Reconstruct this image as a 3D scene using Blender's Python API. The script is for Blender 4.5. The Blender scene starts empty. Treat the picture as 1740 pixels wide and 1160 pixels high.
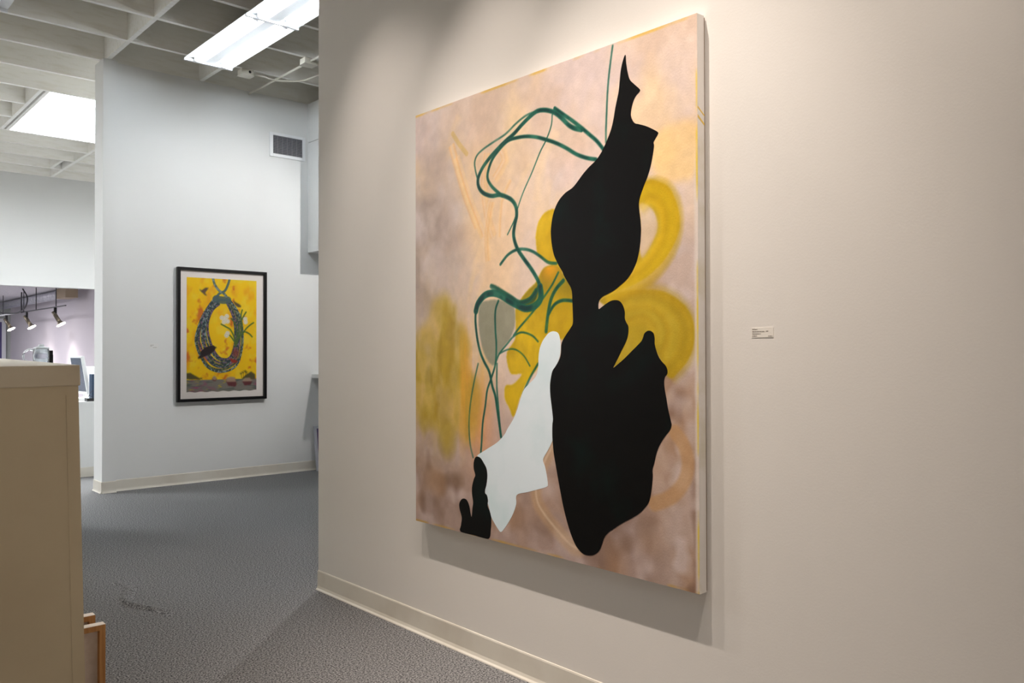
import bpy, bmesh, math, random
import numpy as np
from mathutils import Vector, Matrix
from mathutils.geometry import delaunay_2d_cdt

# ------------------------------------------------------------------ camera, world, lights, exposure
scene = bpy.context.scene
COL = scene.collection
F_PX, YAW, PITCH, ROLL = 1404.42, math.radians(41.891), math.radians(.632), math.radians(-.121)
fw = Vector((math.sin(YAW)*math.cos(PITCH), math.cos(YAW)*math.cos(PITCH), math.sin(PITCH)))
rt = Vector((math.cos(YAW), -math.sin(YAW), 0)); up = rt.cross(fw)
rt, up = rt*math.cos(ROLL)+up*math.sin(ROLL), up*math.cos(ROLL)-rt*math.sin(ROLL)
cam_d = bpy.data.cameras.new('camera'); cam = bpy.data.objects.new('camera', cam_d); COL.objects.link(cam)
cam_d.sensor_width = 36; cam_d.lens = F_PX/1740*36; cam_d.clip_start = .05; cam_d.clip_end = 100
cam.matrix_world = Matrix(((rt.x, up.x, -fw.x, 0), (rt.y, up.y, -fw.y, 0), (rt.z, up.z, -fw.z, 1.3), (0, 0, 0, 1)))
scene.camera = cam
vs = scene.view_settings
vs.view_transform = 'Standard'; vs.look = 'None'; vs.gamma = 1; vs.use_curve_mapping = False; vs.exposure = 1.22
wd = bpy.data.worlds.new('world'); scene.world = wd; wd.use_nodes = True
wd.node_tree.nodes['Background'].inputs[0].default_value = (.75, .85, 1, 1)
wd.node_tree.nodes['Background'].inputs[1].default_value = .6

def spot(name, loc, aim, power, col, cone, blend=.7, rad=.03):
    d = bpy.data.lights.new(name, 'SPOT'); d.energy = power; d.color = col
    d.spot_size = math.radians(cone); d.spot_blend = blend; d.shadow_soft_size = rad
    o = bpy.data.objects.new(name, d); COL.objects.link(o); o.location = loc
    o.rotation_euler = (Vector(aim)-Vector(loc)).to_track_quat('-Z', 'Y').to_euler()
    return o
WARM = (1, .88, .78)
# the four track spots over the large painting
for y, ay, p in ((.67, 1.5, 78), (1.83, 1.75, 112), (2.75, 2.35, 80), (3.87, 2.9, 60)):
    spot('track_or_fill_spot', (1.31, y, 3.9), (2.235, ay, .8), p, WARM, 55, 1, .02)
# track spot behind the partition, aimed at the wall with the framed print
spot('track_or_fill_spot', (4.86, 5.2, 3.7), (3.35, 8.2, 1.95), 115, (1, .97, .93), 62, .8, .03)
# second lamp on the same track, aimed across the floor past the partition's end
spot('track_or_fill_spot', (4.5, 6.25, 3.85), (1.3, 3.6, 0), 110, (1, .95, .9), 58, .9, .03)
# added warm fill spots behind the camera, raising the front room's ambient light
for x, y, ax, ay, p in ((-1.6, -1.5, -3.2, -1.5, 50), (-1.6, 1.2, -3.2, 1.2, 50), (.6, -1.4, .6, -2.9, 200), (-1.2, -1.4, -1.2, -2.9, 200)):
    spot('track_or_fill_spot', (x, y, 3.9), (ax, ay, 1.6), p, WARM, 70, .9, .03)
TUBE_STRENGTH, SKY_STRENGTH = 17., 9.5

# added fill light to brighten the back room, outside the view
al = bpy.data.lights.new('back_room_fill', 'AREA'); al.energy = 170; al.size = 2.2; al.color = (.95, .93, 1)
ao = bpy.data.objects.new('back_room_fill', al); COL.objects.link(ao); ao.location = (.6, 19.5, 2.5)

# ------------------------------------------------------------------ helpers
def lin(c):
    c = np.asarray(c, float)/255.
    return np.where(c <= .04045, c/12.92, ((c+.055)/1.055)**2.4)
def rgb(*c): return tuple(float(x) for x in lin(c))+(1.,)
MATS = {}
def mat(name, col, rough=.6, metal=0, noise=None, bump=None, emit=None, spec=.5, trans=0, ior=1.45, alpha=1):
    """noise=(scale, second colour, contrast lo, hi[, stretch]); bump=(scale, strength, distance)"""
    if name in MATS: return MATS[name]
    m = bpy.data.materials.new(name); m.use_nodes = True; nt = m.node_tree; b = nt.nodes['Principled BSDF']
    b.inputs['Base Color'].default_value = col; b.inputs['Roughness'].default_value = rough
    b.inputs['Metallic'].default_value = metal; b.inputs['Specular IOR Level'].default_value = spec
    b.inputs['Transmission Weight'].default_value = trans; b.inputs['IOR'].default_value = ior; b.inputs['Alpha'].default_value = alpha
    tc = nt.nodes.new('ShaderNodeTexCoord')
    if noise:
        n = nt.nodes.new('ShaderNodeTexNoise'); n.inputs['Scale'].default_value = noise[0]; n.inputs['Detail'].default_value = 6
        src = tc.outputs['Object']
        if len(noise) > 4:
            mp = nt.nodes.new('ShaderNodeMapping'); mp.inputs['Scale'].default_value = noise[4]; nt.links.new(src, mp.inputs[0]); src = mp.outputs[0]
        nt.links.new(src, n.inputs['Vector'])
        r = nt.nodes.new('ShaderNodeMapRange'); r.inputs[1].default_value = noise[2]; r.inputs[2].default_value = noise[3]
        nt.links.new(n.outputs['Fac'], r.inputs[0])
        mx = nt.nodes.new('ShaderNodeMix'); mx.data_type = 'RGBA'; mx.inputs[6].default_value = col; mx.inputs[7].default_value = noise[1]
        nt.links.new(r.outputs[0], mx.inputs[0]); nt.links.new(mx.outputs[2], b.inputs['Base Color'])
    if bump:
        n2 = nt.nodes.new('ShaderNodeTexNoise'); n2.inputs['Scale'].default_value = bump[0]; n2.inputs['Detail'].default_value = 3
        nt.links.new(tc.outputs['Object'], n2.inputs['Vector'])
        bp = nt.nodes.new('ShaderNodeBump'); bp.inputs['Strength'].default_value = bump[1]; bp.inputs['Distance'].default_value = bump[2]
        nt.links.new(n2.outputs['Fac'], bp.inputs['Height']); nt.links.new(bp.outputs[0], b.inputs['Normal'])
    if emit:
        b.inputs['Emission Color'].default_value = emit[0]; b.inputs['Emission Strength'].default_value = emit[1]
    MATS[name] = m
    return m
def attr_mat(name, rough=.55, bump=None, noise_amt=.08):
    """material that takes its paint colours from the mesh's 'paint' colour attribute"""
    m = bpy.data.materials.new(name); m.use_nodes = True; nt = m.node_tree; b = nt.nodes['Principled BSDF']
    a = nt.nodes.new('ShaderNodeAttribute'); a.attribute_name = 'paint'
    tc = nt.nodes.new('ShaderNodeTexCoord'); n = nt.nodes.new('ShaderNodeTexNoise'); n.inputs['Scale'].default_value = 160; n.inputs['Detail'].default_value = 4
    nt.links.new(tc.outputs['Object'], n.inputs['Vector'])
    r = nt.nodes.new('ShaderNodeMapRange'); r.inputs[1].default_value = .3; r.inputs[2].default_value = .7
    r.inputs[3].default_value = 1-noise_amt; r.inputs[4].default_value = 1+noise_amt
    nt.links.new(n.outputs['Fac'], r.inputs[0])
    mx = nt.nodes.new('ShaderNodeMix'); mx.data_type = 'RGBA'; mx.blend_type = 'MULTIPLY'; mx.inputs[0].default_value = 1
    nt.links.new(a.outputs['Color'], mx.inputs[6]); nt.links.new(r.outputs[0], mx.inputs[7]); nt.links.new(mx.outputs[2], b.inputs['Base Color'])
    b.inputs['Roughness'].default_value = rough; b.inputs['Specular IOR Level'].default_value = .3
    if bump:
        bp = nt.nodes.new('ShaderNodeBump'); bp.inputs['Strength'].default_value = bump; bp.inputs['Distance'].default_value = .002
        nt.links.new(n.outputs['Fac'], bp.inputs['Height']); nt.links.new(bp.outputs[0], b.inputs['Normal'])
    return m

def bx(bm, x0, x1, y0, y1, z0, z1):
    vs_ = [bm.verts.new((x, y, z)) for x in (x0, x1) for y in (y0, y1) for z in (z0, z1)]
    for f in ((0, 1, 3, 2), (4, 6, 7, 5), (0, 4, 5, 1), (2, 3, 7, 6), (0, 2, 6, 4), (1, 5, 7, 3)):
        bm.faces.new([vs_[i] for i in f])
    return vs_
def hexa(bm, pts):
    """eight corners: bottom ring of four, then top ring of four"""
    v = [bm.verts.new(p) for p in pts]
    bm.faces.new(v[3::-1]); bm.faces.new(v[4:])
    for i in range(4): bm.faces.new((v[i], v[(i+1) % 4], v[4+(i+1) % 4], v[4+i]))
def tube(bm, pts, r, seg=10, caps=True):
    pts = [Vector(p) for p in pts]; rs = r if isinstance(r, (list, tuple)) else [r]*len(pts); rings = []
    for i, p in enumerate(pts):
        t = (pts[min(i+1, len(pts)-1)]-pts[max(i-1, 0)]).normalized()
        a = t.cross(Vector((0, 0, 1)) if abs(t.z) < .9 else Vector((1, 0, 0))).normalized(); b = t.cross(a)
        rings.append([bm.verts.new(p+(a*math.cos(k*2*math.pi/seg)+b*math.sin(k*2*math.pi/seg))*rs[i]) for k in range(seg)])
    for i in range(len(rings)-1):
        for k in range(seg): bm.faces.new((rings[i][k], rings[i][(k+1) % seg], rings[i+1][(k+1) % seg], rings[i+1][k]))
    if caps: bm.faces.new(rings[0][::-1]); bm.faces.new(rings[-1])
def lathe(bm, c, prof, seg=24):
    rings = [[bm.verts.new((c[0]+r*math.cos(k*2*math.pi/seg), c[1]+r*math.sin(k*2*math.pi/seg), c[2]+z)) for k in range(seg)] for r, z in prof]
    for i in range(len(rings)-1):
        for k in range(seg): bm.faces.new((rings[i][k], rings[i][(k+1) % seg], rings[i+1][(k+1) % seg], rings[i+1][k]))
def curve(pts, n=6, closed=False):
    """Catmull-Rom through 2-D or 3-D points"""
    P = np.array(pts, float); N = len(P); out = []
    for i in range(N if closed else N-1):
        g = (lambda k: P[k % N]) if closed else (lambda k: P[min(max(k, 0), N-1)])
        a, b, c, d = g(i-1), g(i), g(i+1), g(i+2)
        for s in range(n):
            t = s/n
            out.append(.5*((2*b)+(c-a)*t+(2*a-5*b+4*c-d)*t*t+(3*b-a-3*c+d)*t**3))
    if not closed: out.append(P[-1])
    return np.array(out)
def origin(o):
    v = Vector((0, 0, 0))
    while o is not None: v += o.location; o = o.parent
    return v
def build(name, bm, m, parent=None, smooth=False, bevel=0):
    if bevel:
        bmesh.ops.bevel(bm, geom=bm.edges[:], offset=bevel, segments=2, profile=.6, affect='EDGES')
    bmesh.ops.recalc_face_normals(bm, faces=bm.faces[:])
    if parent is not None: bmesh.ops.translate(bm, verts=bm.verts[:], vec=-origin(parent))
    me = bpy.data.meshes.new(name); bm.to_mesh(me); bm.free()
    if smooth:
        for p in me.polygons: p.use_smooth = True
    me.materials.append(m)
    o = bpy.data.objects.new(name, me); COL.objects.link(o); o.parent = parent
    return o
def boxes(name, lst, m, parent=None, bevel=0):
    bm = bmesh.new()
    for b in lst: bx(bm, *b)
    return build(name, bm, m, parent, bevel=bevel)
def tag(o, label, cat, group=None, kind=None):
    o['label'] = label; o['category'] = cat
    if group: o['group'] = group
    if kind: o['kind'] = kind
    return o
def thing(name, loc, label, cat, group=None, kind=None):
    o = bpy.data.objects.new(name, None); COL.objects.link(o); o.location = loc; o.empty_display_size = .1
    return tag(o, label, cat, group, kind)
def struct(name, lst, m, label, cat, parent=None):
    return tag(boxes(name, lst, m, parent), label, cat, kind='structure')
def inst(name, me, loc, parent):
    o = bpy.data.objects.new(name, me); COL.objects.link(o); o.parent = parent
    o.location = Vector(loc)-(origin(parent) if parent is not None else Vector()); return o

# ------------------------------------------------------------------ materials
WALL = mat('white wall paint', rgb(228, 224, 219), .7, bump=(150, .12, .002))
WALLC = mat('cool white wall paint', rgb(226, 227, 226), .7, bump=(170, .2, .0015))
BASE = mat('rubber cove base', rgb(224, 219, 208), .5, noise=(4, rgb(212, 205, 192), .4, .7))
WOODP = mat('painted joist wood', rgb(243, 242, 237), .75, noise=(4, rgb(228, 225, 214), .5, .8, (1, 6, 6)), bump=(40, .3, .003))
DECK = mat('painted roof deck', rgb(226, 220, 202), .8, noise=(4, rgb(196, 186, 164), .45, .75, (1, 5, 1)))
CARPET = mat('grey carpet', rgb(50, 50, 53), .95, noise=(140, rgb(166, 165, 165), .36, .66), spec=.1)
STEEL = mat('white enamel metal', rgb(236, 238, 240), .35)
PIPE = mat('painted conduit', rgb(214, 210, 198), .5)
BLACK = mat('black plastic', rgb(18, 18, 20), .4)
DGREY = mat('dark grey metal', rgb(62, 62, 66), .45, metal=.3)
CREAM = mat('cream painted board', rgb(214, 200, 170), .6, noise=(2.5, rgb(205, 190, 160), .4, .7), bump=(90, .1, .001))
CAPW = mat('cream counter top', rgb(222, 212, 190), .55, noise=(3, rgb(212, 200, 176), .4, .7, (1, 8, 1)))
PINE = mat('bare pine', rgb(196, 146, 92), .6, noise=(8, rgb(172, 120, 70), .4, .7, (12, 12, 1)))
PAPER = mat('white paper', rgb(240, 238, 234), .7)

# ------------------------------------------------------------------ the room
FARY, WX, CEIL, DECKZ = 8.2, 2.235, 4.0, 4.28
floor = struct('floor', [(-4, 7, -3.6, 25, -.1, 0)], CARPET, 'grey speckled loop carpet floor of the gallery', 'floor')
# low ripple in the carpet
bm = bmesh.new(); n, k = 24, 9
cl = [Vector((1.43+.05*math.sin(i*.35), 5.0-.85*i/n, 0)) for i in range(n+1)]
g = [[bm.verts.new(cl[i]+Vector(((j/(k-1)-.5)*.09, 0, .017*math.sin(math.pi*i/n)**.7*math.sin(math.pi*j/(k-1))**2))) for j in range(k)] for i in range(n+1)]
for i in range(n):
    for j in range(k-1): bm.faces.new((g[i][j], g[i+1][j], g[i+1][j+1], g[i][j+1]))
build('carpet_ripple', bm, CARPET, floor, smooth=True)
ceiling = struct('ceiling', [(-4, 7, -3.6, 9.62, DECKZ, 4.36), (-4, -2.0, 9.62, 11.6, DECKZ, 4.36), (.1, 2.11, 9.62, 11.6, DECKZ, 4.36), (4.3, 7, 9.62, 11.6, DECKZ, 4.36), (-4, 7, 11.6, 14.7, DECKZ, 4.36)],
                 DECK, 'painted plank roof deck above exposed white joists', 'ceiling')
def joist_mesh(x0, x1):
    bm = bmesh.new(); bx(bm, x0, x1, 0, .04, 0, DECKZ-CEIL)
    me = bpy.data.meshes.new('joist'); bmesh.ops.recalc_face_normals(bm, faces=bm.faces[:]); bm.to_mesh(me); bm.free(); me.materials.append(WOODP); return me
JL, JS, JT = joist_mesh(-4, 7), joist_mesh(.15, 2.05), joist_mesh(-4, -2.05)
PITCHY = .668
JY = [8.215+PITCHY*(i-17) for i in range(27)]
for i, y in enumerate(JY):
    cut = i in (20, 21)
    inst('joist', JS if cut else JL, (0, y, CEIL), ceiling)
    if cut: inst('joist', JT, (0, y, CEIL), ceiling)
bm = bmesh.new(); bx(bm, 0, .04, .04, PITCHY, .0, DECKZ-CEIL); BM_ = bpy.data.meshes.new('blocking')
bmesh.ops.recalc_face_normals(bm, faces=bm.faces[:]); bm.to_mesh(BM_); bm.free(); BM_.materials.append(WOODP)
for i in range(26):
    if i <= 16: inst('blocking', BM_, (2.29, JY[i], CEIL+.001), ceiling)
    if i <= 17 and i != 15: inst('blocking', BM_, (3.17, JY[i], CEIL+.001), ceiling)
    if i >= 22: inst('blocking', BM_, (3.2, JY[i], CEIL+.001), ceiling)
    if i == 25: inst('blocking', BM_, (3.04, JY[i]-PITCHY, CEIL+.001), ceiling)
    if i in (3, 6, 9, 12): inst('blocking', BM_, (.2, JY[i], CEIL+.001), ceiling)
for x in (2.05, 2.112, .112, -2.05): boxes('skylight_header', [(x, x+.038, JY[19]+.04, JY[22], CEIL, DECKZ)], WOODP, ceiling)
# skylight
sky = thing('window_1', (3.2, 10.6, 4.13), 'white glowing skylight panel set between the ceiling joists', 'skylight', kind='structure')
sky_fill = thing('skylight_fill_panel', (-1, 10.6, 4.13), 'second white glowing skylight panel over the gallery side wall', 'skylight', kind='structure')  # added out of view to brighten ceiling and bulkhead with more daylight
SKYM = mat('skylight diffuser', rgb(250, 252, 255), .5, emit=((.93, .97, 1, 1), SKY_STRENGTH))
boxes('pane', [(-2.01, .11, JY[19]+.04, JY[22], 4.12, 4.14)], SKYM, sky_fill)
boxes('pane', [(2.15, 4.3, JY[19]+.04, JY[22], 4.12, 4.14)], SKYM, sky)
boxes('frame', [(2.15, 2.165, JY[19]+.04, JY[22], 4.1, 4.12), (2.165, 4.3, JY[19]+.04, JY[19]+.055, 4.1, 4.12)], STEEL, sky)

struct('wall_right', [(WX, WX+.14, -3.6, 4.08, 0, 3.999)], WALL, 'white partition wall on which the large abstract painting hangs', 'wall')
far = struct('wall_far', [(2.385, 6.5, FARY, FARY+.14, 0, 3.999)], WALLC, 'tall white wall where the framed yellow print hangs', 'wall')
post = boxes('wall_end_post', [(2.263, 2.385, FARY-.055, FARY+.2, 0, 3.999)], WALLC, far)
struct('wall_bulkhead', [(-4, 4.6, 14.7, 14.85, 2.326, 4.36), (4.6, 7, 14.7, 14.85, 0, 4.36)], WALLC, 'white bulkhead above the opening to the back room', 'wall')
struct('wall_left', [(-3.4, -3.2, -3.6, 25, 0, 4.36)], WALL, 'white side wall of the gallery', 'wall')
struct('wall_back', [(-3.2, WX, -3.1, -3.0, 0, 4.36)], WALL, 'white end wall of the gallery', 'wall')
struct('wall_side', [(6.5, 6.6, -3.6, 14.7, 0, 4.36)], WALL, 'white wall closing the space behind the partition', 'wall')
struct('wall_front', [(WX, 6.5, -3.6, -3.5, 0, 4.36)], WALL, 'white end wall behind the partition', 'wall')
LAV = mat('white wall with lavender cast', rgb(218, 212, 218), .7)  # lavender cast of the light put into a white wall's colour
struct('wall_lavender_cast', [(4.6, 4.7, 14.85, 24.6, 0, 2.6)], LAV, 'pale lavender wall of the back room washed by track lights', 'wall')
endw = struct('wall_end', [(-3.2, 4.6, 24.5, 24.6, 0, 2.6)], mat('grey green wall', rgb(186, 192, 186), .7), 'pale grey end wall of the back room', 'wall')
struct('ceiling_back_room', [(-3.2, 4.7, 14.85, 24.6, 2.54, 2.64)], mat('back room ceiling', rgb(226, 224, 228), .8, noise=(60, rgb(200, 198, 204), .4, .7)), 'low white ceiling of the back room', 'ceiling')
d = thing('door_1', (4.3, 24.45, 0), 'white door frame at the end of the back room', 'door', kind='structure')
boxes('door_frame', [(4.40, 4.49, 24.44, 24.5, 0, 2.15), (3.6, 4.40, 24.44, 24.5, 2.06, 2.15), (3.5, 3.6, 24.44, 24.5, 0, 2.15)], STEEL, d)
boxes('door_leaf', [(3.6, 4.40, 24.46, 24.49, 0, 2.06)], mat('violet door leaf', rgb(90, 84, 130), .5), d)
# soffit over the niche at the end of the far wall
sf = struct('soffit', [(4.362, 6.5, 7.74, FARY, 3.577, 3.999), (4.362, 6.5, 7.74, FARY, 2.374, 3.572)], WALLC, 'boxed white soffit hanging at the corner beside the air vent', 'soffit')
boxes('soffit_core', [(4.37, 6.49, 7.75, FARY, 3.57, 3.58)], DGREY, sf)

# baseboards: rubber cove base with a toe
def cove(name, a, b, nrm, label):
    a, b, nrm = Vector(a), Vector(b), Vector(nrm); bm = bmesh.new()
    prof = [(0, 0), (.017, 0), (.016, .004), (.009, .010), (.0055, .022), (.005, .098), (.003, .104), (0, .105)]
    ra = [bm.verts.new(a+nrm*p+Vector((0, 0, z))) for p, z in prof]; rb = [bm.verts.new(b+nrm*p+Vector((0, 0, z))) for p, z in prof]
    for i in range(len(prof)): bm.faces.new((ra[i], ra[(i+1) % 8], rb[(i+1) % 8], rb[i]))
    bm.faces.new(ra); bm.faces.new(rb[::-1])
    return tag(build(name, bm, BASE), label, 'baseboard', kind='structure')
cove('baseboard_right', (WX, -3, 0), (WX, 4.08, 0), (-1, 0, 0), 'cream rubber cove base under the large painting')
cove('baseboard_far', (2.385, FARY, 0), (6.5, FARY, 0), (0, -1, 0), 'cream rubber cove base under the framed print')
cove('baseboard_post', (2.263, FARY-.055, 0), (2.385, FARY-.055, 0), (0, -1, 0), 'short cove base on the wall end post')
cove('baseboard_post_side', (2.263, FARY+.2, 0), (2.263, FARY-.055, 0), (-1, 0, 0), 'cove base on the side of the wall end post')
cove('baseboard_partition_end', (WX+.14, 4.08, 0), (WX, 4.08, 0), (0, 1, 0), 'cove base around the free end of the partition')

# ------------------------------------------------------------------ paint rasters (colour attributes)
def noise2(h, w, cy, cx, seed, octs=3):
    r = np.random.RandomState(seed); out = np.zeros((h, w)); amp = 1; tot = 0
    for o in range(octs):
        ny, nx = int(cy*2**o)+2, int(cx*2**o)+2; gd = r.rand(ny, nx)
        y = np.linspace(0, ny-1.001, h); x = np.linspace(0, nx-1.001, w)
        yi, xi = y.astype(int), x.astype(int); fy, fx = y-yi, x-xi; fy = fy*fy*(3-2*fy); fx = fx*fx*(3-2*fx)
        a = gd[yi][:, xi]; b = gd[yi][:, xi+1]; c = gd[yi+1][:, xi]; e = gd[yi+1][:, xi+1]
        out += amp*((a*(1-fx)+b*fx)*(1-fy)[:, None]+(c*(1-fx)+e*fx)*fy[:, None]); tot += amp; amp *= .5
    return out/tot
def blur(a, r):
    r = max(1, int(r))
    for _ in range(2):
        for ax in (0, 1):
            p = np.pad(a, [(r+1, r) if i == ax else (0, 0) for i in (0, 1)], mode='edge'); c = np.cumsum(p, axis=ax)
            a = (np.take(c, range(2*r+1, c.shape[ax]), ax)-np.take(c, range(0, c.shape[ax]-2*r-1), ax))/(2*r+1)
    return a
class Raster:
    def __init__(s, w, h, W, H, col):
        s.w, s.h, s.W, s.H = w, h, W, H
        s.u, s.v = np.meshgrid(np.linspace(0, 1, w), np.linspace(0, 1, h))
        s.img = np.ones((h, w, 3))*np.array(col)/255.
    def mix(s, col, a):
        c = np.array(col)/255.; a = np.clip(a, 0, 1)[..., None] if np.ndim(a) else a
        s.img = s.img*(1-a)+c*a
    def poly(s, pts, soft=0, smooth=True):
        P = curve(pts, 5, True) if smooth else np.array(pts); m = np.zeros((s.h, s.w), bool)
        x1, y1 = P[-1]
        for x2, y2 in P:
            if y1 != y2:
                c = ((y1 > s.v) != (y2 > s.v)) & (s.u < (x2-x1)*(s.v-y1)/(y2-y1)+x1); m ^= c
            x1, y1 = x2, y2
        m = m.astype(float)
        return blur(m, soft) if soft else m
    def dist(s, pts, n=6):
        P = curve(pts, n)*np.array([s.W, s.H]); x, y = s.u*s.W, s.v*s.H; dd = np.full((s.h, s.w), 9.)
        for a, b in zip(P[:-1], P[1:]):
            e = b-a; t = np.clip(((x-a[0])*e[0]+(y-a[1])*e[1])/max(e@e, 1e-9), 0, 1)
            dd = np.minimum(dd, np.hypot(x-a[0]-t*e[0], y-a[1]-t*e[1]))
        return dd
    def stroke(s, pts, width, col, alpha, soft=.0035):
        dd = s.dist(pts); s.mix(col, np.clip((width/2-dd)/soft+.5, 0, 1)*alpha)
    def n(s, cy, cx, seed, octs=3): return noise2(s.h, s.w, cy, cx, seed, octs)
    def mesh(s, name, fn):
        """fn maps (u, v) arrays to xyz"""
        me = bpy.data.meshes.new(name); X = fn(s.u.ravel(), s.v.ravel()); i = np.arange(s.w*s.h).reshape(s.h, s.w)
        q = np.stack([i[:-1, :-1], i[:-1, 1:], i[1:, 1:], i[1:, :-1]], -1).reshape(-1, 4)
        me.vertices.add(len(X)); me.vertices.foreach_set('co', X.astype(np.float32).ravel())
        me.loops.add(q.size); me.loops.foreach_set('vertex_index', q.ravel().astype(np.int32))
        me.polygons.add(len(q)); me.polygons.foreach_set('loop_start', np.arange(0, q.size, 4, dtype=np.int32))
        me.update(calc_edges=True); me.validate()
        ca = me.color_attributes.new('paint', 'FLOAT_COLOR', 'POINT')
        c = np.ones((s.w*s.h, 4), np.float32); c[:, :3] = lin(np.clip(s.img, 0, 1).reshape(-1, 3)*255)
        ca.data.foreach_set('color', c.ravel()); return me

# ------------------------------------------------------------------ outlines of the painted shapes (0-1 across and up each picture)
FIGURE = [(0.8086,0.9695),(0.8103,0.9547),(0.8143,0.9367),(0.8206,0.9214),(0.8333,0.9101),(0.8488,0.8976),(0.8476,0.893),(0.839,0.8883),(0.8314,0.8803),(0.8256,0.8682),(0.8232,0.8554),(0.8272,0.8453),(0.8347,0.8376),(0.8472,0.8335),(0.867,0.8264),(0.8864,0.8172),(0.8974,0.811),(0.8985,0.8071),(0.8907,0.7992),(0.8863,0.7937),(0.8874,0.7869),(0.8834,0.7691),(0.8777,0.7514),(0.8693,0.7341),(0.8591,0.7187),(0.8493,0.7013),(0.8453,0.6887),(0.8463,0.6736),(0.8491,0.6584),(0.8507,0.6433),(0.8506,0.6352),(0.8488,0.6167),(0.8447,0.5984),(0.8372,0.5802),(0.8256,0.5641),(0.8109,0.551),(0.7932,0.5413),(0.7752,0.5326),(0.7569,0.5265),(0.7415,0.5225),(0.7334,0.519),(0.7271,0.5134),(0.7246,0.5056),(0.7258,0.4978),(0.7352,0.5014),(0.7476,0.5068),(0.7629,0.512),(0.7781,0.5129),(0.79,0.5098),(0.7989,0.5011),(0.8035,0.4896),(0.8035,0.4782),(0.8075,0.4705),(0.8134,0.4628),(0.8133,0.4496),(0.8091,0.4384),(0.8014,0.4271),(0.7937,0.4176),(0.7835,0.4042),(0.7744,0.3927),(0.7695,0.3854),(0.7804,0.3909),(0.8013,0.4024),(0.8218,0.4157),(0.8392,0.4269),(0.8506,0.435),(0.8552,0.4416),(0.8592,0.449),(0.8676,0.4533),(0.876,0.4532),(0.8842,0.4486),(0.8869,0.4394),(0.8869,0.4303),(0.8906,0.4193),(0.8977,0.4065),(0.9068,0.3975),(0.9165,0.3904),(0.9207,0.3825),(0.9201,0.376),(0.9142,0.3704),(0.912,0.3614),(0.9135,0.3487),(0.9177,0.3326),(0.9229,0.3112),(0.9292,0.2935),(0.931,0.2854),(0.9265,0.2764),(0.9135,0.2643),(0.8993,0.2481),(0.8906,0.2322),(0.8847,0.2145),(0.88,0.2026),(0.8805,0.1911),(0.8787,0.1756),(0.8745,0.1559),(0.8686,0.1418),(0.858,0.1309),(0.8431,0.1194),(0.8219,0.1082),(0.8004,0.0984),(0.7754,0.0852),(0.753,0.0722),(0.7401,0.0603),(0.7335,0.0472),(0.7256,0.0346),(0.7137,0.0259),(0.699,0.0208),(0.6802,0.0195),(0.6665,0.0229),(0.6528,0.0313),(0.6424,0.0425),(0.6319,0.0579),(0.6214,0.0777),(0.6108,0.102),(0.6023,0.1267),(0.593,0.1558),(0.5844,0.1851),(0.5772,0.2105),(0.5729,0.2405),(0.573,0.2665),(0.5749,0.2794),(0.5708,0.304),(0.5666,0.3246),(0.5653,0.3453),(0.5682,0.3619),(0.5739,0.3765),(0.5852,0.3869),(0.597,0.3994),(0.6026,0.4117),(0.604,0.428),(0.6089,0.4382),(0.6212,0.4503),(0.6348,0.4623),(0.6429,0.4722),(0.643,0.4924),(0.6417,0.5167),(0.6405,0.5329),(0.6365,0.5432),(0.6251,0.5559),(0.6136,0.5688),(0.6082,0.5773),(0.5979,0.5882),(0.5875,0.6012),(0.5792,0.6142),(0.5723,0.6355),(0.5695,0.6565),(0.5703,0.6697),(0.5753,0.69),(0.5845,0.7077),(0.5985,0.7226),(0.6192,0.7345),(0.6428,0.7418),(0.6595,0.7518),(0.676,0.7637),(0.6955,0.775),(0.7179,0.7856),(0.7336,0.7971),(0.7461,0.8108),(0.7554,0.8229),(0.7647,0.8369),(0.7721,0.8549),(0.777,0.8733),(0.7819,0.8878),(0.788,0.9058),(0.7911,0.9244),(0.7942,0.9429),(0.7991,0.9571),(0.8045,0.9674)]
WHITE = [(0.5785,0.4571),(0.5938,0.4527),(0.6006,0.4383),(0.6019,0.4199),(0.5984,0.4055),(0.59,0.3911),(0.5795,0.3745),(0.5738,0.3538),(0.5737,0.3248),(0.5764,0.3043),(0.5805,0.2797),(0.5797,0.2669),(0.5781,0.2452),(0.5677,0.2271),(0.5542,0.2109),(0.5399,0.1936),(0.5466,0.1797),(0.5525,0.1628),(0.5562,0.1457),(0.5524,0.1388),(0.5221,0.1304),(0.4833,0.1206),(0.4434,0.1105),(0.4409,0.0912),(0.431,0.0718),(0.4145,0.0515),(0.3954,0.033),(0.381,0.0232),(0.3683,0.0294),(0.353,0.0414),(0.3426,0.0518),(0.334,0.0696),(0.3253,0.0851),(0.3183,0.0985),(0.3184,0.1199),(0.3202,0.139),(0.3167,0.1552),(0.3079,0.1664),(0.2945,0.1758),(0.2855,0.1813),(0.2946,0.1868),(0.33,0.2013),(0.369,0.2181),(0.3961,0.2361),(0.4079,0.2492),(0.4315,0.2723),(0.4471,0.2947),(0.4587,0.3167),(0.4701,0.3343),(0.489,0.3476),(0.5076,0.3586),(0.5187,0.3694),(0.5239,0.3863),(0.5247,0.4032),(0.5284,0.42),(0.5371,0.4347),(0.548,0.445),(0.5623,0.4544)]
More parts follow.
